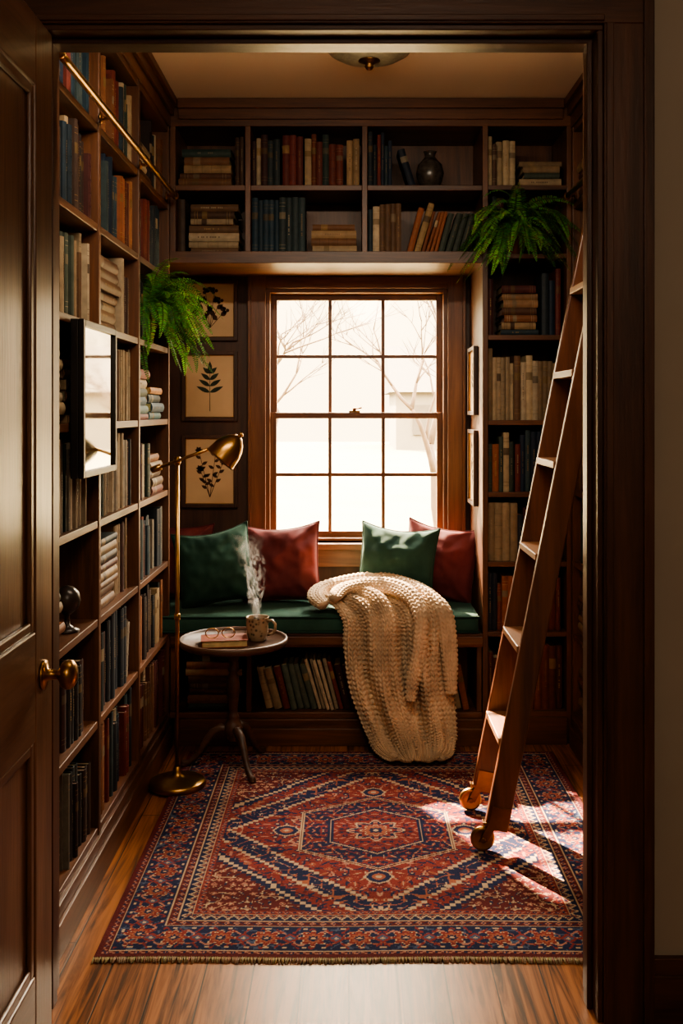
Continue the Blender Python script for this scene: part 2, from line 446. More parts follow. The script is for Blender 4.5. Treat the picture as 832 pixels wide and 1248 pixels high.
# ------------------------------------------------------------------ books
PAL = {
 'dark': [(34,40,46),(30,44,54),(48,34,30),(30,32,34),(62,36,34),(44,54,56),(66,50,40)],
 'navy': [(30,42,58),(36,56,68),(38,46,52),(26,34,46),(110,48,40),(54,68,70)],
 'cream': [(178,158,126),(158,138,110),(190,172,144),(134,112,86),(104,78,58),(82,60,46)],
 'grey': [(148,138,124),(126,120,108),(164,148,126),(100,96,88),(114,96,78)],
 'rust': [(126,68,46),(140,82,54),(110,54,42),(150,100,66),(92,46,38)],
 'red': [(146,42,38),(122,42,40),(88,36,34),(40,48,58),(156,60,46)],
 'mix': [(42,56,64),(110,52,44),(158,136,106),(58,44,38),(36,44,54),(130,84,56),(78,86,74),(170,152,126),(72,38,36),(48,64,60)],
 'tan': [(134,102,74),(114,80,56),(158,130,96),(92,62,46),(84,42,40)],
 'warm': [(142,84,54),(162,134,94),(106,58,44),(58,66,58),(156,112,70),(86,48,38),(46,56,60),(172,152,120)],
 'col': [(48,80,102),(166,152,130),(126,52,50),(174,164,146),(64,100,106),(158,112,66)],
}
GOLD = lin((160, 130, 84)); CREAM = lin((176, 160, 130))
def add_book(mb, o, t, n, up, th, dp, h, col):
    """o = bottom-left-front(spine) corner; t across spine, n outward, up = height dir"""
    o = Vector(o)
    v = 1 + R.uniform(-.25, .2); c = tuple(min(1, x*v) for x in lin(col))
    pg = lin((190 + R.randint(-14, 8), 168 + R.randint(-14, 6), 134 + R.randint(-16, 8)))
    bt = .0022
    mb.obox(o - n*dp, t*bt, n*dp, up*h, 0, c)
    mb.obox(o + t*(th-bt) - n*dp, t*bt, n*dp, up*h, 0, c)
    mb.obox(o + t*bt - n*(dp-.004) + up*.004, t*(th-2*bt), n*(dp-.007), up*(h-.008), 0, pg)
    def arc(z0, z1, off, cc):
        k = 6; bul = min(.006, th*.18)
        vs = []
        for i in range(k+1):
            a = i/k; p = o + t*(th*a) + n*(bul*math.sin(pi*a) + off)
            vs += [p + up*z0, p + up*z1]
        mb.add(vs, [(2*i, 2*i+2, 2*i+3, 2*i+1) for i in range(k)], 0, True, cc)
        return vs
    vs = arc(0, h, 0, c)
    k = 7
    mb.add([vs[2*i+1] for i in range(k)], [tuple(range(k))], 0, False, c)
    mb.add([vs[2*i] for i in range(k)], [tuple(reversed(range(k)))], 0, False, c)
    q = R.random(); dc = GOLD if (sum(c) < .5 or R.random() < .3) else lin((70, 40, 28))
    if R.random() < .25 and sum(c) < .6: dc = CREAM
    mxf = R.uniform(.25, .8); dc = tuple(a*(1-mxf)+b*mxf for a, b in zip(c, dc))
    if q < .3:
        for z in (.1, .16, .84, .9): arc(h*z, h*z+.0018, .0005, dc)
        if th > .016: arc(h*.62, h*.74, .0005, tuple(x*.6+.0 for x in dc))
    elif q < .42:
        arc(h*.64, h*.80, .0005, dc)
    elif q < .8:
        z0, z1 = h*R.uniform(.3, .4), h*R.uniform(.7, .85)
        a0 = o + t*(th*.40) + n*(min(.006, th*.18)*.97+.0008)
        for j in range(int((z1-z0)/.007)):
            if R.random() < .8:
                p = a0 + up*(z0+j*.007)
                mb.add([p, p+t*th*.2, p+t*th*.2+up*.0045, p+up*.0045], [(0,1,2,3)], 0, False, dc)
    elif q < .92:
        for z in (.2, .4, .6, .8): arc(h*z, h*z+.004, .0012, tuple(x*.8 for x in c))

UP = Vector((0,0,1))
def row(mb, o, t, n, W, H, pal, D=.19, hr=(.66,.92), tr=(.013,.034), setb=(.008,.035), uniform=False, lean=None):
    o = Vector(o); x = 0.002
    uh = R.uniform(*hr)*H; uc = R.choice(PAL[pal]); ut = R.uniform(*tr)
    run = 0
    if lean is not None and lean < 0: x = H*.8*math.sin(-lean)+.004
    while True:
        th = R.uniform(*tr) if not uniform else ut
        if run <= 0:
            run = R.choice([1,1,1,2,3,4]); cc = R.choice(PAL[pal]); hh = R.uniform(*hr)*H; tt = th
            if R.random() < .2: cc = R.choice(PAL['mix'])
        run -= 1
        if uniform: hh = uh; cc = uc if R.random() < .75 else R.choice(PAL[pal])
        else: th = tt
        h = hh
        dp = min(D, max(.1, h*.72))
        sb = R.uniform(*setb)
        if lean is None:
            if x+th > W: break
            add_book(mb, o + t*x - n*sb, t, n, UP, th-.0006, dp, h, cc); x += th
        else:
            a = lean + R.uniform(-.03, .03)
            if a > 0:   # top leans right
                if x + th*math.cos(a) + h*math.sin(a) > W: break
                u2 = UP*math.cos(a) + t*math.sin(a); t2 = t*math.cos(a) - UP*math.sin(a)
                add_book(mb, o + t*x + UP*(th*math.sin(a)+.001) - n*sb, t2, n, u2, th-.001, dp, h, cc)
                x += th/math.cos(a) + .003
            else:
                a = -a
                if x + th*math.cos(a) > W: break
                u2 = UP*math.cos(a) - t*math.sin(a); t2 = t*math.cos(a) + UP*math.sin(a)
                add_book(mb, o + t*x + UP*.001 - n*sb, t2, n, u2, th-.001, dp, h, cc)
                x += th/math.cos(a) + .003
    return x
def stack(mb, o, t, n, W, k, pal, tr=(.02,.036), D=.17, maxh=.24):
    o = Vector(o); z = 0.0
    for i in range(k):
        th = R.uniform(*tr); h = W*R.uniform(.78, .98)
        if z+th > maxh: break
        off = (W-h)*R.uniform(.2, .8); c = R.choice(PAL[pal])
        if R.random() < .25: c = R.choice(PAL['mix'])
        add_book(mb, o + t*(off+h) + UP*z - n*R.uniform(.01, .03), UP, n, -t, th-.0006, D, h, c)
        z += th
    return z

def fill(mb, O, t, n, W, H, spec):
    x = .0
    for sp in spec:
        k = sp[0]; w = sp[1]*W
        o = Vector(O) + t*x
        if k == 'r': row(mb, o, t, n, w, H, sp[2], **(sp[3] if len(sp) > 3 else {}))
        elif k == 's': stack(mb, o + t*.006, t, n, w-.012, sp[3], sp[2], maxh=H*.9)
        elif k == 'l': row(mb, o, t, n, w, H*.95, sp[2], lean=sp[3])
        x += w
mb = MB(); t = Vector((0,1,0)); n = Vector((1,0,0))
TH = dict(tr=(.018,.034), hr=(.70,.93))
Lspec = {
 0: [[('r',.5,'grey',dict(tr=(.008,.018))),('r',.5,'dark')], [('r',.9,'dark',dict(tr=(.03,.042),hr=(.7,.85)))], [('s',.42,'cream',6),('g',.58)],
     [('r',.95,'grey',dict(tr=(.007,.016),hr=(.8,.95)))], [('s',.45,'cream',7),('s',.5,'tan',6)], [('r',.95,'cream',TH)], [('r',.98,'dark',TH)], [('r',.98,'navy',TH)]],
 1: [[('r',.97,'navy',TH)], [('r',.3,'dark',TH),('r',.5,'red',dict(tr=(.03,.045),hr=(.9,.95))),('l',.2,'grey',.2)], [('s',.6,'tan',8),('r',.35,'cream')],
     [('r',.95,'grey',dict(tr=(.008,.02),hr=(.8,.95)))], [('r',.95,'cream',dict(tr=(.012,.02),hr=(.85,.93)))], [('s',.62,'tan',8),('r',.3,'dark')], [('r',.6,'navy',TH),('r',.38,'rust',TH)], [('r',.98,'mix',TH)]],
 2: [[('r',.95,'tan',TH)], [('r',.95,'dark',TH)], [('r',.6,'navy'),('r',.35,'grey')], [('r',.5,'mix'),('s',.45,'cream',5)],
     [('s',.5,'col',6),('s',.48,'col',4)], [('r',.3,'dark')], [('r',.95,'navy',TH)], [('s',.5,'cream',5),('r',.45,'dark')]],
}
for b_ in range(3):
    for i, z in enumerate(ZSL):
        W = YD[b_+1]-YD[b_]-.026
        top = (ZSL+[2.49])[i+1]-.022
        fill(mb, (XL-.006, YD[b_]+.013, z+.0005), t, n, W, top-z, Lspec[b_][i])
mb.build('shelved_books', [BOOKM])
mb = MB(); t = Vector((0,-1,0)); n = Vector((-1,0,0))
keys = ['mix','warm','tan','cream','navy','dark','rust','mix']
for b_ in range(3):
    for i, z in enumerate(ZSL):
        W = YD[b_+1]-YD[b_]-.026; top = (ZSL+[2.49])[i+1]-.022
        sp = R.choice([[('r',.97,R.choice(keys))], [('r',.6,R.choice(keys)),('s',.38,R.choice(keys),5)], [('s',.4,'tan',6),('r',.58,R.choice(keys))]])
        fill(mb, (XR+.006, YD[b_+1]-.013, z+.0005), t, n, W, top-z, sp)
mb.build('shelved_books.001', [BOOKM])
# back bookcase
mb = MB(); t = Vector((1,0,0)); n = Vector((0,-1,0))
def bf(x0, x1, z, top, spec): fill(mb, (x0, YF+.008, z+.0005), t, n, x1-x0, top-z, spec)
xs = [(xv[0]+.012, xv[1]-.012), (xv[1]+.012, xv[2]-.012), (xv[2]+.012, XS-.001)]
TB = dict(tr=(.016,.030), hr=(.70,.92))
bf(*xs[0], 2.262, 2.5, [('s',.84,'tan',5),('r',.16,'cream')])
bf(*xs[1], 2.262, 2.5, [('r',.28,'dark',TB),('r',.20,'cream',TB),('r',.38,'rust',TB),('r',.14,'tan',TB)])
bf(*xs[2], 2.262, 2.5, [('r',.24,'navy',dict(tr=(.012,.02))),('l',.24,'navy',-.3)])
bf(*xs[0], 1.985, 2.24, [('r',.14,'dark'),('s',.8,'cream',7)])
bf(*xs[1], 1.985, 2.24, [('r',.52,'navy',TB),('s',.46,'tan',4)])
bf(*xs[2], 1.985, 2.24, [('r',.34,'cream',TB),('l',.64,'warm',.28)])
cx0, cx1 = XS+.023, XR-.019
ct = [z-.02 for z in ZCOL[1:]]+[2.5]
Cs = [[('r',.98,'warm',TB)], [('r',.98,'rust',TB)], [('r',.98,'mix',TB)], [('r',.35,'warm',TB),('r',.6,'navy',TB)], [('r',.98,'cream',TB)],
      [('r',.14,'navy',TB),('s',.55,'tan',7),('r',.3,'navy',TB)], [('r',.25,'dark',TB)], [('r',.38,'cream',TB),('s',.6,'cream',4)]]
for i, z in enumerate(ZCOL): bf(cx0, cx1, z, ct[i], Cs[i])
# under the seat
bf(XL+.024, -.418, .13, .395, [('g',.10),('s',.88,'tan',8)])
bf(-.393, .063, .13, .395, [('l',1.0,'mix',-.26)])
bf(.087, XS-.026, .13, .395, [('r',.5,'tan'),('l',.5,'warm',-.2)])
mb.build('shelved_books.002', [BOOKM])

# small shelf ornaments
mb = MB(); mb.lathe([(.032,0),(.034,.006),(.02,.012),(.008,.02),(.007,.045),(.012,.05),(.03,.064),(.037,.085),(.032,.108),(.018,.122),(0,.128)], (XL-.045, 2.80, .745))
mb.build('sphere_bookend', [CERAM])
mb = MB(); mb.lathe([(.03,0),(.034,.004),(.05,.03),(.058,.065),(.05,.10),(.03,.122),(.02,.135),(.024,.15),(.028,.155),(.022,.153),(.014,.13),(0,.12)], (.335, YF+.09, 2.2625), seg=40)
VASE = plain('smoked_glaze', (66, 60, 54), .25, 0, .5, 45)
mb.build('vase', [VASE])

# ------------------------------------------------------------------ brass ladder rails
for nm, x, xs_, s in (('library_ladder_rail', XL+.036, XL, 1), ('library_ladder_rail.001', XR-.034, XR, -1)):
    mb = MB(); mb.tube([(x, 2.44+i*.06, 2.2) for i in range(28)]+[(x, 4.07, 2.2)], .0105, 14)
    for y in YD:
        yy = min(y, 4.06); mb.tube([(xs_+s*.001, yy, 2.2), (x, yy, 2.2)], .006, 10); mb.lathe([(.016,0),(.016,.004),(.01,.007)], (xs_+s*.0005, yy, 2.2), (s,0,0), 16)
    mb.lathe([(0,0),(.013,.002),(.015,.01),(.012,.016)], (x, 2.43, 2.2), (0,1,0), 14); mb.lathe([(0,0),(.013,-.002),(.015,-.01),(.012,-.016)], (x, 4.08, 2.2), (0,1,0), 14)
    mb.build(nm, [BRASS])

# ------------------------------------------------------------------ mirror hung on the shelves
e = empty('wall_mirror')
mb = MB(); x0, x1 = XL+.002, XL+.037; ya, yb = 2.66, 3.04; za, zb = 1.172, 1.588; w = .018
mb.box(x0, x0+.02, ya, yb, za, zb)
mb.box(x0+.02, x1, ya, ya+w, za, zb); mb.box(x0+.02, x1, yb-w, yb, za, zb); mb.box(x0+.02, x1, ya+w, yb-w, za, za+w); mb.box(x0+.02, x1, ya+w, yb-w, zb-w, zb)
mb.build('frame', [BLACK], .002, parent=e)
mb = MB(); mb.box(x0+.02, x1-.008, ya+w, yb-w, za+w, zb-w); mb.build('glass', [MIRROR], parent=e)

# ------------------------------------------------------------------ botanical prints
def leafpoly(mb, p, d, l, w, to, mat=0):
    d = d.normalized(); s = Vector((-d[1], d[0]))
    pts = []
    for i in range(9):
        a = i/8; pts.append(p + d*l*a + s*w*math.sin(pi*a**.8))
    for i in range(7, 0, -1):
        a = i/8; pts.append(p + d*l*a - s*w*math.sin(pi*a**.8))
    mb.add([to(q) for q in pts], [tuple(range(len(pts)))], mat)
def print_frame(name, cx, cz, w, h, kind, wall='back', cy=0):
    e = empty(name)
    if wall == 'back':
        to3 = lambda x, z, d: Vector((cx+x, YB-d, cz+z))
    else:
        to3 = lambda x, z, d: Vector((XS-d, cy-x, cz+z))
    mb = MB(); b = .016
    def bb(xa, xb, za, zb, da, db, m=0):
        p = to3(xa, za, da); q = to3(xb, zb, db)
        mb.box(min(p.x,q.x), max(p.x,q.x), min(p.y,q.y), max(p.y,q.y), min(p.z,q.z), max(p.z,q.z), m)
    H, W = h/2, w/2
    bb(-W, W, -H, H, .001, .006, 0)
    bb(-W, -W+b, -H, H, .006, .02); bb(W-b, W, -H, H, .006, .02); bb(-W+b, W-b, -H, -H+b, .006, .02); bb(-W+b, W-b, H-b, H, .006, .02)
    g = .003
    bb(-W+b, -W+b+g, -H+b, H-b, .006, .015, 1); bb(W-b-g, W-b, -H+b, H-b, .006, .015, 1); bb(-W+b, W-b, -H+b, -H+b+g, .006, .015, 1); bb(-W+b, W-b, H-b-g, H-b, .006, .015, 1)
    mb.build('frame', [PANW, BRASS], .0015, parent=e)
    mb = MB(); bb(-W+b+g, W-b-g, -H+b+g, H-b-g, .006, .008)
    mb.build('paper', [PAPER], parent=e)
    mb = MB(); to = lambda q: to3(q[0], q[1], .0086)
    V2 = lambda a, b_: Vector((a, b_))
    def stem(a, b_, w_=.0015):
        d = (b_-a).normalized(); s = Vector((-d[1], d[0]))*w_
        mb.add([to(a-s), to(b_-s*.6), to(b_+s*.6), to(a+s)], [(0,1,2,3)])
    k = h*.36
    if kind == 0:
        for sgn in (-1, 1):
            for j in range(3):
                base = V2(0, -k*.8); tip = V2(sgn*(.02+.025*j), k*(.9-.45*j)); stem(base, tip)
                for m_ in range(3):
                    p = base.lerp(tip, .45+.25*m_); leafpoly(mb, p, V2(sgn*(1 if m_ % 2 else -.6), .7), .034, .011, to)
                for a in range(3):
                    c_ = tip + V2(.009*math.cos(a*2.1), .009*math.sin(a*2.1))
                    mb.add([to(c_+V2(.008*math.cos(i*pi/4), .008*math.sin(i*pi/4))) for i in range(8)], [tuple(range(8))])
    elif kind == 1:
        stem(V2(0, -k), V2(0, k*.6))
        for j, zz_ in enumerate((-.25, 0, .25, .5)):
            for sgn in (-1, 1): leafpoly(mb, V2(0, k*zz_), V2(sgn*1, .45+.15*j), .066-.008*j, .0095, to)
        leafpoly(mb, V2(0, k*.55), V2(0, 1), .05, .01, to)
    else:
        for (bx_, tx, tz) in ((0, -.05, .8), (0, .03, .95), (0, .06, .35), (0, -.045, .1)):
            a = V2(bx_, -k); b_ = V2(tx, k*tz); stem(a, b_)
            for m_ in range(6):
                p = a.lerp(b_, .3+.13*m_); leafpoly(mb, p, V2(1 if m_ % 2 else -1, .6), .028, .007, to)
            for i in range(6): leafpoly(mb, b_, V2(math.cos(i*pi/3), math.sin(i*pi/3)), .017, .006, to)
    mb.build('plant_drawing', [INK if kind == 1 else INK2], parent=e)
fx = -.622
print_frame('botanical_print', fx, 1.797, .25, .272, 0)
print_frame('botanical_print.001', fx, 1.458, .25, .312, 1)
print_frame('botanical_print.002', fx, 1.078, .25, .325, 2)
print_frame('botanical_print.003', 0, 1.475, .22, .29, 1, 'side', 4.40)
print_frame('botanical_print.004', 0, 1.107, .22, .32, 2, 'side', 4.40)

# ------------------------------------------------------------------ pillows
def pillow(name, S, T, loc, rot, mat, pmat, seed):
    n_ = 60; P2 = []
    for side in (-1, 1):
        P = np.zeros((n_, n_, 3))
        for i in range(n_):
            for j in range(n_):
                u = -1+2*i/(n_-1); v = -1+2*j/(n_-1)
                x = S/2*u*(1-.085*(1-v*v)*u*u); z = S/2*v*(1-.085*(1-u*u)*v*v)
                th = ((1-u**2)*(1-v**2))**.45
                w = noise.noise(Vector((u*1.8+seed, v*1.8, side*3)))*.22 + noise.noise(Vector((u*4.5+seed, v*4, side*7)))*.10
                # creases running in from the corners
                cr = math.sin(9*(abs(u)-abs(v))+seed+2*noise.noise(Vector((u*2, v*2, seed))))*.07*(u*u*v*v)**.5
                y = side*T/2*th*(1+w*1.2)+side*T*cr*th**.3
                z -= .016*(1-u*u)*(v > 0)*v
                P[i, j] = (x, y, z)
        P2.append(P)
    e = empty(name, loc); e.rotation_euler = rot
    a = grid_object('front', P2[0], [mat]); a.parent = e
    b_ = grid_object('back', P2[1], [mat]); b_.parent = e
    F = P2[0]; k = n_-1
    loop = [F[i, 0] for i in range(n_)] + [F[k, j] for j in range(1, n_)] + [F[i, k] for i in range(k-1, -1, -1)] + [F[0, j] for j in range(k-1, 0, -1)]
    mb = MB(); mb.tube([Vector(p) for p in loop], .0035, 8, closed=True); mb.build('piping', [pmat], parent=e)
rd = math.radians
pillow('throw_pillow', .34, .14, (-.770, 4.475, .694), (rd(-10), rd(4), rd(8)), BURG, BPIPE, 1)
pillow('throw_pillow.001', .325, .17, (-.565, 4.33, .694), (rd(-16), rd(-9), rd(8)), GREEN, GPIPE, 5)
pillow('throw_pillow.002', .34, .17, (-.290, 4.42, .694), (rd(-14), rd(-4), rd(-6)), BURG, BPIPE, 9)
pillow('throw_pillow.003', .335, .17, (.205, 4.37, .696), (rd(-15), rd(5), rd(-8)), GREEN, GPIPE, 14)
pillow('throw_pillow.004', .33, .14, (.395, 4.46, .694), (rd(-10), rd(7), rd(-20)), BURG, BPIPE, 19)

# ------------------------------------------------------------------ knitted throw
def knit(a, b, cw=.026, rh=.018):
    p = (a/cw) % 1.0
    leg = np.abs(np.sin(2*pi*p))**.7
    slope = np.abs(p-.5)*1.5
    st = .5+.5*np.cos(2*pi*(b/rh + slope))
    return leg*(.25+.75*st)
def smooth_rows(keys, n_):
    K = np.array(keys, float); m = len(K)
    t_ = np.linspace(0, m-1, n_); out = np.zeros((n_, K.shape[1]))
    for i, tt in enumerate(t_):
        k = min(int(tt), m-2); f = tt-k
        p0, p1, p2, p3 = K[max(k-1, 0)], K[k], K[k+1], K[min(k+2, m-1)]
        out[i] = .5*((2*p1)+(-p0+p2)*f+(2*p0-5*p1+4*p2-p3)*f*f+(-p0+3*p1-3*p2+p3)*f**3)
    return out
def normals(P):
    du = np.gradient(P, axis=0); dv = np.gradient(P, axis=1)
    nn = np.cross(du, dv); return nn/(np.linalg.norm(nn, axis=2, keepdims=True)+1e-9)
blank = empty('knitted_throw_blanket')
keys = [ # Y, Z, XL, XR, foldamp
 (4.32,.585,-.08,.20,.010),(4.26,.61,-.135,.25,.020),(4.19,.602,-.135,.31,.024),(4.115,.585,-.07,.37,.024),(4.065,.52,-.02,.395,.026),
 (4.045,.43,-.015,.40,.030),(4.03,.33,-.005,.40,.033),(4.02,.23,.015,.41,.036),(4.00,.135,.05,.415,.034),(3.96,.075,.08,.41,.022),(3.91,.046,.115,.39,.012),(3.865,.036,.16,.35,.004)]
ns, nt_ = 500, 330
K = smooth_rows(keys, ns)
tv = np.linspace(0, 1, nt_)[None, :]; sv = np.linspace(0, 1, ns)[:, None]
X = K[:, 2:3]+(K[:, 3:4]-K[:, 2:3])*(tv + .012*np.sin(9*sv+14*tv))
Y = np.repeat(K[:, 0:1], nt_, 1); Z = np.repeat(K[:, 1:2], nt_, 1)
P = np.stack([X, Y, Z], -1)
dY = np.gradient(K[:, 0]); dZ = np.gradient(K[:, 1]); ln = np.sqrt(dY**2+dZ**2)+1e-9
nY = (dZ/ln)[:, None]; nZ = (-dY/ln)[:, None]
fold = np.sin(2*pi*2.4*tv+1.8*np.sin(3.2*sv)+.6)+.5*np.sin(2*pi*4.6*tv-2.8*sv+2*np.sin(4*sv))+.2*np.sin(2*pi*8*tv+5*sv)
edge = np.minimum(1, np.minimum(tv, 1-tv)*9)
fold = K[:, 4:5]*(fold*edge - (1-edge)*1.0)
P[..., 1] += nY*fold; P[..., 2] += nZ*fold
P[..., 1] += -.03*np.clip(sv-.86, 0, 1)*7*np.sin(pi*tv)*.5
P[..., 2] = np.maximum(P[..., 2], .026)
nn = normals(P); 
if nn[10, 10, 2] < 0: nn = -nn
P += nn*(knit(tv*.60+.006*np.sin(sv*12), sv*1.05)*.0085)[..., None]
o = grid_object('drape', P, [WOOL]); o.parent = blank
sd = o.modifiers.new('thickness', 'SOLIDIFY'); sd.thickness = .009; sd.offset = -1 if normals(P)[10,10,2] > 0 else 1
def rope(name, keys, seg=84, nl=320, flat=.75):
    K = smooth_rows(keys, nl); P = np.zeros((nl, seg, 3))
    T = np.gradient(K[:, :3], axis=0); T /= np.linalg.norm(T, axis=1, keepdims=True)
    L_ = np.concatenate([[0], np.cumsum(np.linalg.norm(np.diff(K[:, :3], axis=0), axis=1))])
    ang = np.linspace(0, 2*pi, seg, endpoint=False)
    for i in range(nl):
        up = np.array([0, -.35, 1.0]); b = np.cross(T[i], up); b /= np.linalg.norm(b); u = np.cross(b, T[i])
        r = K[i, 3]
        lump = 1+.15*np.sin(2*ang+L_[i]*9)+.09*np.sin(3*ang-L_[i]*14)
        h = knit(ang/(2*pi)*(.026*8), np.full(seg, L_[i]))*.008
        P[i] = K[i, :3]+((np.cos(ang)*(r*lump+h))[:, None]*b+(np.sin(ang)*flat*(r*lump+h))[:, None]*u)
    P[0] = P[0].mean(0); P[-1] = P[-1].mean(0)
    o = grid_object(name, P, [WOOL], closed_u=True); o.parent = blank
rope('folded_edge', [(-.10,4.13,.565,.02),(-.13,4.20,.585,.030),(-.10,4.28,.605,.036),(0,4.31,.62,.038),(.12,4.29,.63,.040),(.23,4.23,.625,.040),(.32,4.15,.60,.036),(.375,4.07,.55,.032),(.39,4.04,.46,.026),(.395,4.02,.34,.022),(.40,4.01,.24,.016)])
rope('inner_fold', [(-.06,4.10,.595,.02),(-.02,4.18,.62,.03),(.08,4.21,.635,.032),(.18,4.17,.63,.032),(.25,4.10,.60,.030),(.28,4.035,.53,.028),(.275,4.01,.42,.024),(.25,3.995,.30,.02),(.24,3.98,.22,.012)])

# ------------------------------------------------------------------ rug
RX0, RX1, RY0, RY1 = -.628, .80, 2.515, 4.035
def rug():
    nx, ny = 640, 680
    W, Hh = (RX1-RX0), (RY1-RY0)
    x = np.linspace(-W/2, W/2, nx)[:, None]+np.zeros((1, ny)); y = np.linspace(-Hh/2, Hh/2, ny)[None, :]+np.zeros((nx, 1))
    q = .0038
    a = np.round(np.abs(x)/q)*q; b = np.round(np.abs(y)/q)*q
    ex, ey = W/2-a, Hh/2-b
    d = np.minimum(ex, ey)
    along = np.where(ex < ey, b, a)
    red = np.array(lin((132, 62, 58))); dred = np.array(lin((98, 47, 48))); navy = np.array(lin((44, 50, 78))); cream = np.array(lin((188, 162, 134)))
    rust = np.array(lin((158, 98, 78))); blue = np.array(lin((80, 92, 116))); pink = np.array(lin((172, 122, 106)))
    C = np.zeros((nx, ny, 3)); C[:] = red
    def put(mask, c): C[mask] = c
    def hsh(i, j, k=0): return np.modf(np.abs(np.sin(i*127.1+j*311.7+k*74.7)*43758.5453))[0]
    def lattice(s, ox=0, oy=0, seed=0):
        i0 = np.floor((b+oy)/s); sh = (i0 % 2)*.5
        i = np.floor((a+ox)/s+sh); j = i0
        h = hsh(i, j, seed); h2 = hsh(i, j, seed+5)
        u = (a+ox)/s+sh-i-.5+(h2-.5)*.3; v = (b+oy)/s-j-.5+(h-.5)*.25
        r = np.sqrt(u*u+v*v); th = np.arctan2(v, u)
        pet = .30+.12*np.cos(5*th+h*6)
        man = np.abs(u)+np.abs(v)
        cr = h2*3.14
        lf = -u*np.sin(cr)+v*np.cos(cr)
        leaf = (np.abs(u*np.cos(cr)+v*np.sin(cr)) < .14*(1-(np.abs(lf)/.55)**2)) 
        m1 = np.where(h < .28, r < pet, np.where(h < .45, (man < .40) & (man > .2), leaf))
        m2 = np.where(h < .28, r < .12, np.where(h < .45, man < .10, (np.abs(u*np.cos(cr)+v*np.sin(cr)) < .035) & (np.abs(lf) < .4)))
        return m1, m2, h
    def vines(f, ph=0.0, w=.07):
        return np.abs(np.sin(a*f+1.9*np.sin(b*f*.8+ph))+np.sin(b*f*1.1+1.7*np.sin(a*f*.7+ph))) < w
    field = d > .235
    put(field, red)
    put(field & vines(85, .3, .18), dred); put(field & vines(52, 1.1, .10), navy); put(field & vines(64, 2.1, .06), pink)
    m1, m2, h = lattice(.032)
    put(field & m1 & (h < .28), navy); put(field & m1 & (h >= .28) & (h < .50), rust); put(field & m1 & (h >= .50) & (h < .65), pink); put(field & m1 & (h >= .65), navy)
    put(field & m2 & (h < .6), cream)
    FW, FH = W/2-.235, Hh/2-.235
    step = np.round(a/.015)*.015/FW*.62+np.round(b/.015)*.015/FH*.62
    sp = field & (step > .84)
    m1, m2, h = lattice(.028, .01, .006, 3)
    put(sp, dred); put(sp & vines(70, .7, .10), cream); put(sp & m1 & (h < .5), pink); put(sp & m1 & (h >= .5), navy); put(sp & m2, cream)
    put(field & (np.abs(step-.84) < .035), navy); put(field & (np.abs(step-.84) < .010), cream)
    bm = field & (np.abs(step-.655) < .060)
    put(bm, navy); put(bm & vines(90, 1.7, .22), rust); put(bm & vines(60, .4, .06), cream); put(field & (np.abs(np.abs(step-.655)-.060) < .008), cream)
    md = np.maximum(a/.235, (a*.55+b)/.275)
    inn = md < 1.0
    put(inn, navy)
    put(inn & vines(75, 2.6, .14), red)
    m1, m2, h = lattice(.027, .004, .01, 6)
    put(inn & m1 & (h < .5), red); put(inn & m1 & (h >= .5), rust); put(inn & m2, cream)
    put((np.abs(md-1.0) < .028), cream); put(np.abs(md-1.0) < .012, dred)
    md2 = np.maximum(a/.145, (a*.6+b)/.172); inn = md2 < 1
    put(inn, red); put(inn & vines(95, .2, .25), dred); m1, m2, h = lattice(.024, 0, 0, 9)
    put(inn & m1 & (h < .5), navy); put(inn & m1 & (h >= .5), pink)
    put(np.abs(md2-1) < .06, navy); put(np.abs(md2-1) < .02, cream)
    r = np.sqrt((a*1.0)**2+(b*1.15)**2); th = np.arctan2(b, a)
    lob = r/(.072*(1+.16*np.cos(8*th)))
    put(lob < 1.12, cream); put(lob < 1.02, navy); put((lob < .78), red); put(lob < .62, cream); put(lob < .56, rust); put(lob < .30, navy); put(lob < .12, cream)
    put((lob > .80) & (lob < .98) & (np.cos(16*th) > .3), pink)
    for (px_, py_) in ((0, .325), (.285, 0)):
        rr = np.maximum(np.abs(a-px_)*1.0/.036, np.abs(b-py_)/.036)+np.minimum(np.abs(a-px_), np.abs(b-py_))*14
        put(field & (rr < 1.22), cream); put(field & (rr < 1.08), navy); put(field & (rr < .6), rust); put(field & (rr < .25), cream)
    put(d <= .235, cream)
    put(d < .012, dred)
    def stripe(d0, d1, ground, s, cols_, sd_):
        m = (d >= d0) & (d < d1); put(m, ground)
        c = (d0+d1)/2; hw = (d1-d0)/2
        ph = along/s; k = np.floor(ph); u = (ph-k-.5)*s; v = d-c; hh = hsh(k, sd_*1.0)
        put(m & (np.abs(v-hw*.4*np.sin(along/s*2*pi)) < .0022), cols_[1])
        r_ = np.abs(u)+np.abs(v)
        put(m & (r_ < hw*.72), cols_[0]); put(m & (r_ < hw*.3), cols_[1])
    stripe(.012, .030, dred, .024, (navy, pink), 1)
    put((d >= .030) & (d < .034), cream)
    m = (d >= .034) & (d < .150); put(m, navy)
    s = .118; ph = along/s; k = np.floor(ph); u = (ph-k-.5)*s; v = d-.092; r_ = np.sqrt(u*u+v*v); th = np.arctan2(v, u)
    put(m & vines(80, 3.0, .10), blue)
    vn = m & (np.abs(v-.034*np.sin(along/s*2*pi)) < .004); put(vn, pink)
    vn = m & (np.abs(v+.030*np.sin(along/s*2*pi+.6)) < .003); put(vn, rust)
    lf = m & (np.abs(np.abs(v)-.038+.010*np.sin(along*200)) < .005) & (np.sin(along*150) > .3); put(lf, red)
    lf = m & (np.abs(np.abs(v)-.046) < .004) & (np.sin(along*130+1) > .7); put(lf, cream)
    pt = .031*(1+.20*np.cos(8*th))
    put(m & (r_ < pt*1.08), cream); put(m & (r_ < pt), red); put(m & (r_ < pt*.66), rust); put(m & (r_ < pt*.4), navy); put(m & (r_ < pt*.18), cream)
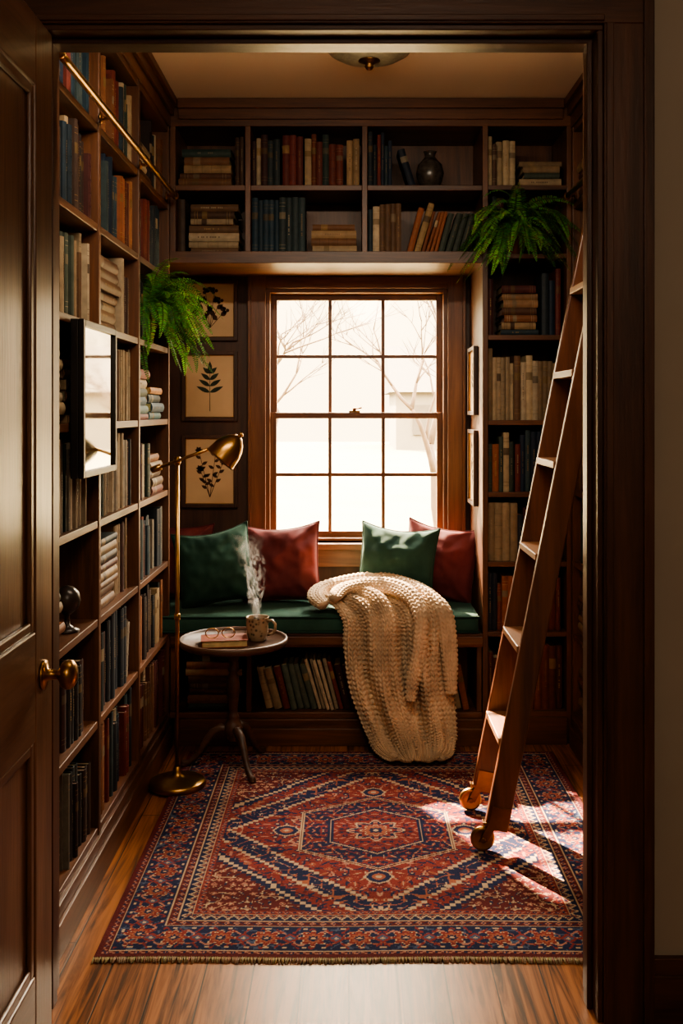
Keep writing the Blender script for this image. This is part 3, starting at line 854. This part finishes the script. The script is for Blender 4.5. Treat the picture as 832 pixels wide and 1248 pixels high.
    u2 = (np.modf(ph+.5)[0]-.5)*s; mm = np.abs(u2)+np.abs(v)
    put(m & (mm < .024), red); put(m & (mm < .015), blue); put(m & (mm < .006), cream)
    put((d >= .150) & (d < .154), cream)
    stripe(.154, .178, dred, .028, (pink, navy), 2)
    put((d >= .178) & (d < .181), cream)
    m = (d >= .181) & (d < .212); put(m, navy); zg = np.abs((along/.03) % 1-.5)*.04
    put(m & (np.abs(d-.187-zg) < .004), cream); put(m & (np.abs(d-.198-zg) < .003), rust)
    put((d >= .212) & (d < .216), cream); stripe(.216, .235, red, .020, (navy, pink), 4)
    ab = 1+.12*np.sin(y*19+.7)+.08*np.sin(y*47)
    rng = np.random.default_rng(3); nz = 1+.16*(rng.random((nx, ny))-.5)
    C *= (ab*nz)[..., None]
    Zg = .0085+.0006*rng.random((nx, ny))
    Zg[0, :] = Zg[-1, :] = .001; Zg[:, 0] = Zg[:, -1] = .001
    P = np.stack([x+(RX0+RX1)/2, y+(RY0+RY1)/2+.003*np.sin(x*9), Zg], -1)
    ob = grid_object('persian_rug', P, [RUGM], cols=np.clip(C, 0, 1), smooth=False)
    mb = MB(); fc = lin((190, 166, 134))
    for side, yy in ((-1, RY0), (1, RY1)):
        k = int(W/.0042)
        for i in range(k):
            x_ = RX0+.002+i*.0042; y_ = yy+.003*math.sin((x_-(RX0+RX1)/2)*9); l = R.uniform(.010, .018); dx = R.uniform(-.004, .004)
            mb.tube([(x_, y_-side*.004, .007), (x_+dx*.4, y_+side*l*.5, .005), (x_+dx, y_+side*l, .0022)], [.0021, .0018, .0012], 5, 0, tuple(c*R.uniform(.75, 1) for c in fc))
    f = mb.build('fringe', [RUGM]); f.parent = ob
rug()
RZ = .0095

# ------------------------------------------------------------------ pedestal side table
TXc, TYc, TZt = -.435, 3.86, .482
e = empty('side_table')
mb = MB()
mb.lathe([(0,TZt-.022),(.06,TZt-.024),(.17,TZt-.02),(.196,TZt-.014),(.203,TZt-.006),(.205,TZt+.004),(.203,TZt+.012),(.197,TZt+.013),(.193,TZt+.008),(.190,TZt),(0,TZt)], (TXc,TYc,0), seg=64)
mb.build('top', [TABW], parent=e)
mb = MB()
prof = [(0,.105),(.016,.107),(.022,.115),(.020,.125),(.030,.135),(.034,.155),(.030,.175),(.019,.19),(.023,.197),(.019,.205),(.016,.22),(.021,.27),(.025,.31),(.022,.345),(.014,.365),(.020,.372),(.020,.380),(.014,.388),(.018,.41),(.030,.435),(.055,.450),(.060,.458),(0,.459)]
mb.lathe(prof, (TXc, TYc, 0), seg=32)
mb.build('column', [TABW], parent=e)
for k, ang in enumerate((-62, -182, 58)):
    a = math.radians(ang); d = Vector((math.cos(a), math.sin(a), 0)); mb = MB()
    pr = [(.018,.150),(.045,.155),(.075,.140),(.100,.108),(.122,.070),(.145,.040),(.168,.0225),(.188,.021),(.198,.022)]
    rr = [.014,.016,.0155,.014,.012,.011,.011,.0125,.009]
    mb.tube([Vector((TXc, TYc, 0))+d*p+UP*z for p, z in pr], rr, 12)
    mb.lathe([(.010,0),(.013,.004),(.012,.010),(.006,.014)], Vector((TXc, TYc, RZ))+d*.188, seg=14)
    mb.build('leg_%d' % (k+1), [TABW], parent=e)
# mug
def mug_mat():
    m, nt, b = newmat('floral_porcelain')
    v = coords(nt, (1,1,1))
    vo = N(nt, 'ShaderNodeTexVoronoi', Scale=70.0); L(nt, v, vo.inputs['Vector'])
    r = ramp(nt, [(.0, lin((120,44,36))), (.22, lin((58,70,58))), (.34, lin((130,108,84))), (.5, lin((150,130,106)))]); L(nt, vo.outputs['Distance'], r.inputs['Fac'])
    L(nt, r.outputs['Color'], b.inputs['Base Color']); b.inputs['Roughness'].default_value = .25; return m
MUGM = mug_mat(); TEA = plain('tea', (58, 30, 14), .1)
mx_, my_ = -.345, 3.87; zt = TZt+.0005
e = empty('coffee_mug')
mb = MB()
mb.lathe([(0,0),(.032,0),(.035,.003),(.040,.03),(.0415,.06),(.043,.086),(.0435,.089),(.0405,.088),(.039,.06),(.037,.03),(.03,.006),(0,.005)], (mx_,my_,zt), seg=40)
mb.tube([(mx_+.040,my_-.004,zt+.072),(mx_+.056,my_-.006,zt+.076),(mx_+.068,my_-.008,zt+.062),(mx_+.068,my_-.008,zt+.042),(mx_+.056,my_-.006,zt+.026),(mx_+.038,my_-.004,zt+.022)], .0055, 12)
mb.build('cup', [MUGM], parent=e)
mb = MB(); mb.lathe([(0,.0),(.0385,.0)], (mx_,my_,zt+.074), seg=32, caps=False); mb.build('tea', [TEA], parent=e)
# book + glasses on table
mb = MB(); th = .026
bd = Vector((math.cos(.16), math.sin(.16), 0)); bn = Vector((-math.sin(.16), math.cos(.16), 0))
# spine faces away, page edge towards the doorway
add_book(mb, Vector((-.555, 3.845, TZt+.0008)), UP, bn, bd, th, .115, .17, (128, 66, 48))
mb.build('book', [BOOKM])
mb = MB(); gz = TZt+.0285
c0 = Vector((-.475, 3.79, gz+.0165)); gn = -bn
for sgn in (-1, 1):
    cc = c0+bd*(.030*sgn)
    mb.tube([cc+bd*(.0235*math.cos(a))+UP*(.0185*math.sin(a))+Vector((0,-.0015*math.cos(a),0)) for a in [2*pi*i/28 for i in range(28)]], .0020, 8, closed=True)
    o_ = cc+bd*(.0235*sgn)
    mb.tube([o_, o_-gn*.01, o_-gn*.040-UP*.004, o_-gn*.052-UP*.012-bd*.004*sgn], .0015, 6)
mb.tube([c0-bd*.007+UP*.002, c0+UP*.007, c0+bd*.007+UP*.002], .0017, 6)
mb.build('eyeglasses', [BRASS])
# steam: thin curled sheets of vapour
def steam_mat():
    m = bpy.data.materials.new('steam_vapour'); m.use_nodes = True; nt = m.node_tree
    nt.nodes.remove(nt.nodes['Principled BSDF']); out = nt.nodes['Material Output']
    at = N(nt, 'ShaderNodeAttribute', attribute_name='Col')
    v = coords(nt, (1, 1, .6)); n1 = N(nt, 'ShaderNodeTexNoise', Scale=38.0, Detail=5.0, Distortion=1.5); L(nt, v, n1.inputs['Vector'])
    r = ramp(nt, [(.42, (0,0,0)), (.72, (.5,)*3)]); L(nt, n1.outputs['Fac'], r.inputs['Fac'])
    mu = N(nt, 'ShaderNodeMath', operation='MULTIPLY'); L(nt, r.outputs['Color'], mu.inputs[0]); L(nt, at.outputs['Fac'], mu.inputs[1])
    t_ = N(nt, 'ShaderNodeBsdfTransparent'); d = N(nt, 'ShaderNodeBsdfTranslucent'); d.inputs['Color'].default_value = (.9,.88,.85,1)
    d2 = N(nt, 'ShaderNodeBsdfDiffuse'); d2.inputs['Color'].default_value = (.9,.88,.85,1)
    ad = N(nt, 'ShaderNodeMixShader'); ad.inputs[0].default_value = .5; L(nt, d.outputs[0], ad.inputs[1]); L(nt, d2.outputs[0], ad.inputs[2])
    ms = N(nt, 'ShaderNodeMixShader'); L(nt, mu.outputs[0], ms.inputs[0]); L(nt, t_.outputs[0], ms.inputs[1]); L(nt, ad.outputs[0], ms.inputs[2])
    L(nt, ms.outputs[0], out.inputs['Surface']); return m
STEAM = steam_mat()
se = empty('steam')
for k in range(4):
    n1_, n2_ = 60, 24; P = np.zeros((n1_, n2_, 3)); C = np.zeros((n1_, n2_, 3))
    for i in range(n1_):
        s_ = i/(n1_-1)
        cx_ = mx_-.045*s_+.018*math.sin(7*s_+k*1.7)*s_**.5; cy_ = my_+.012*math.cos(6*s_+k*2.1)
        wd = .018+.045*s_; rot = k*.8+2.2*s_*(1 if k % 2 else -1)
        for j in range(n2_):
            t2 = -1+2*j/(n2_-1); off = wd*t2
            P[i, j] = (cx_+off*math.cos(rot)+.006*math.sin(9*s_+3*t2), cy_+off*math.sin(rot), zt+.078+.32*s_)
            C[i, j] = (1-t2*t2)**1.0*min(1, s_*6)*(1-s_)**.5
    o = grid_object('wisp_%d' % (k+1), P, [STEAM], cols=C); o.parent = se

# ------------------------------------------------------------------ floor lamp
e = empty('floor_lamp'); lx, ly = -.612, 3.66
mb = MB()
mb.lathe([(0,RZ),(.098,RZ),(.101,RZ+.004),(.101,RZ+.016),(.096,RZ+.022),(.075,RZ+.027),(.04,RZ+.034),(.018,RZ+.042),(.013,RZ+.055),(.011,RZ+.07),(0,RZ+.071)], (lx, ly, 0), seg=56)
mb.build('base', [BRASS], parent=e)
mb = MB()
mb.tube([(lx, ly, .06), (lx, ly, .60), (lx, ly, 1.165)], .0075, 14)
mb.lathe([(.0075,0),(.0115,.004),(.0115,.022),(.0075,.026)], (lx, ly, .60), seg=16)
mb.lathe([(0,-.016),(.011,-.014),(.014,0),(.011,.014),(0,.016)], (lx, ly, 1.17), seg=18)
mb.lathe([(0,0),(.009,.0),(.009,.03),(0,.03)], (lx, ly-.015, 1.17), (0,1,0), 14)
mb.build('pole', [BRASS], parent=e)
mb = MB()
A = Vector((lx-.075, ly, 1.142)); B = Vector((lx+.15, ly-.03, 1.225))
mb.tube([A, A.lerp(B, .5), B], .0058, 12); mb.lathe([(0,-.02),(.012,-.018),(.012,.018),(0,.02)], A, (B-A), 14)
ax = Vector((.52, .12, .62)).normalized()       # back of shade direction
mouth = Vector((lx+.155, ly-.04, 1.175))
mb.lathe([(0,0.0),(.008,.002),(.010,.012),(.006,.016)], mouth+ax*.108, ax, 16)
mb.build('arm', [BRASS], parent=e)
mb = MB()
mb.lathe([(.056,0),(.058,.002),(.0575,.006),(.056,.02),(.053,.045),(.045,.07),(.034,.088),(.023,.10),(.014,.108),(.0,.110)], mouth, ax, 40)
mb.lathe([(.0,.104),(.022,.096),(.041,.07),(.050,.045),(.054,.02),(.056,0)], mouth, ax, 40, caps=False)
mb.build('shade', [BRASS], parent=e)

# ------------------------------------------------------------------ rolling ladder
e = empty('library_ladder')
yN, yFar = 3.125, 3.44; sl = .198
fx_ = lambda z: .452+sl*(z-.10)
dirv = Vector((sl, 0, 1)).normalized(); wv = Vector((1, 0, -sl)).normalized()
for nm, y in (('rail_1', yN), ('rail_2', yFar)):
    mb = MB(); z0, z1 = .085, 2.13; hw = .036
    o_ = Vector((fx_(z0), y-.0125, z0))-wv*hw
    mb.obox(o_, wv*2*hw, Vector((0, .025, 0)), dirv*((z1-z0)/dirv.z), 0)
    mb.build(nm, [LADW], .004, parent=e)
    mb = MB(); cxw = fx_(.1)-.045; zw = RZ+.037
    mb.obox(Vector((fx_(.09), y-.0165, .075))-wv*.030, wv*.06, Vector((0, .033, 0)), dirv*.070, 0)
    mb.obox(Vector((cxw-.014, y-.016, zw-.006)), Vector((.028, 0, 0)), Vector((0, .004, 0)), Vector((.03, 0, .055)), 0)
    mb.obox(Vector((cxw-.014, y+.012, zw-.006)), Vector((.028, 0, 0)), Vector((0, .004, 0)), Vector((.03, 0, .055)), 0)
    mb.obox(Vector((cxw, y-.016, zw+.045)), Vector((.05, 0, -.004)), Vector((0, .032, 0)), Vector((0, 0, .008)), 0)
    mb.lathe([(0,-.020),(.008,-.020),(.008,.020),(0,.020)], (cxw, y, zw), (0,1,0), 16)
    mb.build('caster_bracket'+nm[-2:], [BRONZE], .001, parent=e)
    mb = MB(); mb.lathe([(.012,-.010),(.026,-.009),(.029,-.011),(.035,-.009),(.037,-.004),(.037,.004),(.035,.009),(.029,.011),(.026,.009),(.012,.010)], (cxw, y, zw), (0,1,0), 36)
    mb.build('caster_wheel'+nm[-2:], [BRASS], parent=e)
    mb = MB(); zt_ = 2.10; xt = fx_(zt_)
    mb.tube([(xt-.03, y, 2.06), (xt-.03, y, 2.19), (xt-.02, y, 2.215), (XR-.034, y, 2.2215), (XR-.018, y, 2.205)], .005, 8)
    mb.build('hook'+nm[-2:], [BRASS], parent=e)
for k in range(7):
    z = .335+k*.2825; xc = fx_(z); mb = MB()
    mb.box(xc-.041, xc+.041, yN+.0125, yFar-.0125, z-.011, z+.011)
    mb.build('tread_%d' % (k+1), [LADT], .003, parent=e)

# ------------------------------------------------------------------ ferns
def fern(name, base, a0, a1, nf, lmin, lmax, seed, emax=1.1, pot=.05, ph=.095, lim=None, bright=1.0):
    """lim(p) -> highest z allowed at p (underside of the shelf above)"""
    rr = random.Random(seed); e = empty(name); base = Vector(base)
    mb = MB(); mb.lathe([(0,0),(pot*.72,0),(pot*.76,.004),(pot*.95,ph*.8),(pot*1.05,ph*.82),(pot*1.07,ph),(pot*.98,ph),(pot*.93,ph-.012),(0,ph-.012)], base, seg=28); mb.build('pot', [TERRA], parent=e)
    mb = MB(); c = base+UP*(ph-.012)
    for f in range(nf):
        az = a0+(a1-a0)*(f+rr.random())/nf; el = rr.uniform(.05, emax); ln_ = rr.uniform(lmin, lmax)
        d = Vector((math.cos(az)*math.cos(el), math.sin(az)*math.cos(el), math.sin(el)))
        p = c+Vector((math.cos(az), math.sin(az), 0))*rr.uniform(.0, pot*.6); nn_ = max(16, int(ln_/.0088)); st = ln_/nn_
        g = rr.uniform(.05, .125); pts = [p.copy()]; dirs = [d.copy()]; wob = Vector((rr.uniform(-.03,.03), rr.uniform(-.03,.03), 0))
        for i in range(nn_):
            p = p+d*st
            zm = lim(p)
            if p.z > zm: p.z = zm; d.z = min(d.z, .0)
            d = (d+wob+Vector((0, 0, -g*(1.0 if d.z > -.8 else .05)))).normalized(); pts.append(p.copy()); dirs.append(d.copy())
        base_c = rr.choice([(62,104,44),(84,130,54),(106,152,66),(48,88,40),(72,118,52)])
        cc = tuple(x*bright for x in lin(base_c)); mb.tube(pts[::3], [.0014*(1-.7*i/len(pts[::3])) for i in range(len(pts[::3]))], 4, 0, lin((78, 96, 42)))
        tw = rr.uniform(-.7, .7)
        for i in range(2, nn_+1):
            s_ = i/nn_; lw = .034*(min(1, .35+s_*2.6))*(1-s_**2.0*.90); dd = dirs[i]
            side = dd.cross(UP)
            if side.length < .15: side = Vector((math.sin(az), -math.cos(az), 0))
            side.normalize(); nrm = side.cross(dd).normalized(); side = (side*math.cos(tw)+nrm*math.sin(tw)).normalized()
            for sg in (-1, 1):
                ld = (side*sg+dd*.25+Vector((rr.uniform(-.15,.15), rr.uniform(-.15,.15), rr.uniform(-.2,.08)))).normalized(); wv_ = ld.cross(nrm)
                if wv_.length < .1: wv_ = dd.copy()
                wv_ = wv_.normalized()*(.0031)
                q0 = pts[i]+dd*(st*.25*sg); q1 = q0+ld*lw*.30; q2 = q0+ld*lw*.70-UP*lw*.05; q3 = q0+ld*lw-UP*lw*.14
                cv = tuple(min(1, x*rr.uniform(.65, 1.4)) for x in cc)
                mb.add([q0, q1+wv_, q2+wv_*.75, q3, q2-wv_*.75, q1-wv_], [(0,1,2,3,4,5)], 0, False, cv)
    mb.build('fronds', [LEAFM], parent=e)
    mb = MB(); mb.lathe([(0,0),(pot*.9,0)], base+UP*(ph-.010), seg=24, caps=False); mb.build('soil', [SOIL], parent=e)
fern('potted_fern', (XL+.0-.045, 3.86, 1.6005), -1.7, 1.2, 84, .17, .40, 5, emax=1.35, pot=.044, ph=.135, lim=lambda p: 1.855 if p.x < XL+.012 else 1.96, bright=1.9)
fern('potted_fern.001', (.675, YF+.04, 1.9855), -pi-.25, .25, 104, .17, .37, 8, emax=1.3, pot=.05, ph=.12, lim=lambda p: 2.225 if p.y > YF-.012 else 2.30, bright=1.6)

# ------------------------------------------------------------------ ceiling lamp
e = empty('ceiling_light'); cx_, cy_ = .07, 3.52
FROST, _nt, _b = newmat('frosted_glass_shade'); _b.inputs['Roughness'].default_value = .35
_n = N(_nt, 'ShaderNodeTexNoise', Scale=14.0); _r = ramp(_nt, [(.3, lin((130,132,114))), (.7, lin((164,164,144)))]); L(_nt, _n.outputs['Fac'], _r.inputs['Fac']); L(_nt, _r.outputs['Color'], _b.inputs['Base Color'])
mb = MB(); mb.lathe([(.06,0),(.06,-.012),(.02,-.016),(.008,-.02),(.008,-.03),(0,-.03)], (cx_, cy_, ZC), seg=36); mb.build('canopy', [BRONZE], parent=e)
mb = MB(); mb.lathe([(.148,-.006),(.150,-.012),(.138,-.026),(.11,-.042),(.07,-.052),(.02,-.056),(0,-.056)], (cx_, cy_, ZC), seg=48); mb.build('shade', [FROST], parent=e)
mb = MB(); mb.lathe([(.036,-.052),(.038,-.058),(.024,-.063),(.014,-.07),(.017,-.076),(.010,-.086),(0,-.09)], (cx_, cy_, ZC), seg=24); mb.build('finial', [BRONZE], parent=e)

# ------------------------------------------------------------------ outside
BARK = plain('bark', (78, 62, 46), .9, 0, .2, 12)
LAWN = plain('pale_lawn', (96, 88, 62), .95, 0, .18, .8)
SIDING = plain('house_siding', (100, 92, 78), .9, 0, .04, 2)
ROOF = plain('house_roof', (74, 66, 54), .9, 0, .08, 4)
simple_box('ground', (-30, 30, 4.9, 60, -.7, -.5), LAWN)
def tree(name, base, h, seed, r0=.12, levels=5, leaves=0, leafbox=None):
    rr = random.Random(seed); mb = MB(); tips = []
    def br(p, d, l, r, lv):
        pts = [p]; q = p; dd = d
        for i in range(4):
            dd = (dd+Vector((rr.uniform(-.16,.16), rr.uniform(-.16,.16), rr.uniform(-.04,.12)))).normalized(); q = q+dd*l/4; pts.append(q)
        mb.tube(pts, [r*(1-.13*i) for i in range(5)], 6, 0)
        if lv == 0: tips.append(q); return
        for k in range(3 if lv > 1 else 4):
            a = rr.uniform(0, 2*pi); s = rr.uniform(.45, .95)
            nd = (dd+Vector((math.cos(a), math.sin(a), rr.uniform(-.25, .35)))*s).normalized()
            br(pts[rr.choice([2, 3, 4, 4])], nd, l*rr.uniform(.6, .82), r*.55, lv-1)
    br(Vector(base), Vector((0,0,1)), h, r0, levels)
    mats = [BARK]
    if leaves:
        mats.append(LEAFM)
        for tp in tips:
            for k in range(leaves):
                c = tp+Vector([rr.gauss(0, .16) for _ in range(3)]); a = Vector([rr.uniform(-1,1) for _ in range(3)]).normalized(); b_ = a.orthogonal().normalized()
                mb.add([c, c+a*.04+b_*.025, c+a*.09, c+a*.04-b_*.025], [(0,1,2,3)], 1, False, lin((120, 130, 60)))
    return mb.build(name, mats)
tree('tree', (1.1, 12, -.5), 1.5, 4, .075, 5)
tree('tree.001', (-1.2, 14, -.5), 1.9, 9, .08, 5)
tree('tree.002', (-2.9, 9.3, -.5), 2.9, 21, .10, 4, leaves=1)
e = empty('house')
mb = MB(); mb.box(2.2, 12.0, 48, 56, -.5, 2.2); 
mb.build('walls', [SIDING], parent=e)
mb = MB(); mb.add([(1.9,47.6,2.2),(12.3,47.6,2.2),(12.3,56.4,2.2),(1.9,56.4,2.2),(1.9,52,4.6),(12.3,52,4.6)], [(0,1,5,4),(2,3,4,5),(0,4,3),(1,2,5),(0,3,2,1)]); mb.build('roof', [ROOF], parent=e)
mb = MB()
for x in (3.0, 4.6, 6.2): mb.box(x, x+.9, 47.9, 48, .2, 1.6)
mb.build('windows', [ROOF], parent=e)

# ------------------------------------------------------------------ light
w = bpy.data.worlds.new('hazy_sky'); scene.world = w; w.use_nodes = True; wt = w.node_tree
bg = wt.nodes['Background']; bg.inputs['Strength'].default_value = 1.0
tc = N(wt, 'ShaderNodeTexCoord'); sp = N(wt, 'ShaderNodeSeparateXYZ'); L(wt, tc.outputs['Generated'], sp.inputs[0])
rp = ramp(wt, [(.0, (.105, .078, .044)), (.12, (.112, .085, .049)), (.36, (1.0, .82, .57)), (1.0, (.9, .81, .68))]); L(wt, sp.outputs['Z'], rp.inputs['Fac'])
mu = N(wt, 'ShaderNodeVectorMath', operation='SCALE'); mu.inputs['Scale'].default_value = 18.0; L(wt, rp.outputs['Color'], mu.inputs[0]); L(wt, mu.outputs[0], bg.inputs['Color'])
pl = bpy.data.lights.new('window_portal', 'AREA'); pl.shape = 'RECTANGLE'; pl.size = WR-WL; pl.size_y = WT-WB
po = bpy.data.objects.new('window_portal', pl); scene.collection.objects.link(po)
po.location = ((WL+WR)/2, 4.77, (WT+WB)/2); po.rotation_euler = (rd(-90), 0, 0)
pl.cycles.is_portal = True
sl_ = bpy.data.lights.new('sun', 'SUN'); sl_.energy = 26; sl_.angle = .016; sl_.color = (1, .74, .47)
so = bpy.data.objects.new('sun', sl_); scene.collection.objects.link(so)
so.rotation_euler = Vector((.56, -1.2, -1.16)).to_track_quat('-Z', 'Y').to_euler()
hl = bpy.data.lights.new('hall_fill_light', 'POINT'); hl.energy = 12; hl.shadow_soft_size = .2; hl.color = (1, .82, .64)  # unseen fill light added behind the camera to lift foreground and nook
ho = bpy.data.objects.new('hall_fill_light', hl); scene.collection.objects.link(ho); ho.location = (.2, -.6, 2.4)
# unseen fill light, added to brighten the shelves; made-up brass housing above the doorway
e = empty('added_fill_light')
mb = MB(); mb.box(-.52, .62, 2.402, 2.42, 2.36, 2.42); mb.box(-.52, .62, 2.42, 2.50, 2.412, 2.42); mb.box(-.52, .62, 2.49, 2.50, 2.40, 2.412)
mb.build('fill_light_housing', [BRASS], .001, parent=e)
al = bpy.data.lights.new('fill_area', 'AREA'); al.shape = 'RECTANGLE'; al.size = 1.1; al.size_y = .06; al.energy = 5.2; al.color = (1, .82, .62)
ao = bpy.data.objects.new('fill_area', al); scene.collection.objects.link(ao); ao.parent = e; ao.location = (.05, 2.45, 2.395); ao.rotation_euler = (rd(50), 0, 0)

# ------------------------------------------------------------------ camera
cam = bpy.data.cameras.new('camera'); co = bpy.data.objects.new('camera', cam); scene.collection.objects.link(co)
co.location = (0, 0, 1.35); co.rotation_euler = (rd(90), 0, 0)
cam.sensor_width = 36; cam.lens = 36*1250/1248; cam.shift_x = -9/1248; cam.shift_y = -124/1248; cam.clip_start = .05
scene.camera = co
try:
    scene.view_settings.view_transform = 'AgX'; scene.view_settings.look = 'AgX - Medium High Contrast'; scene.view_settings.exposure = 1.95
except Exception as ex: print(ex)
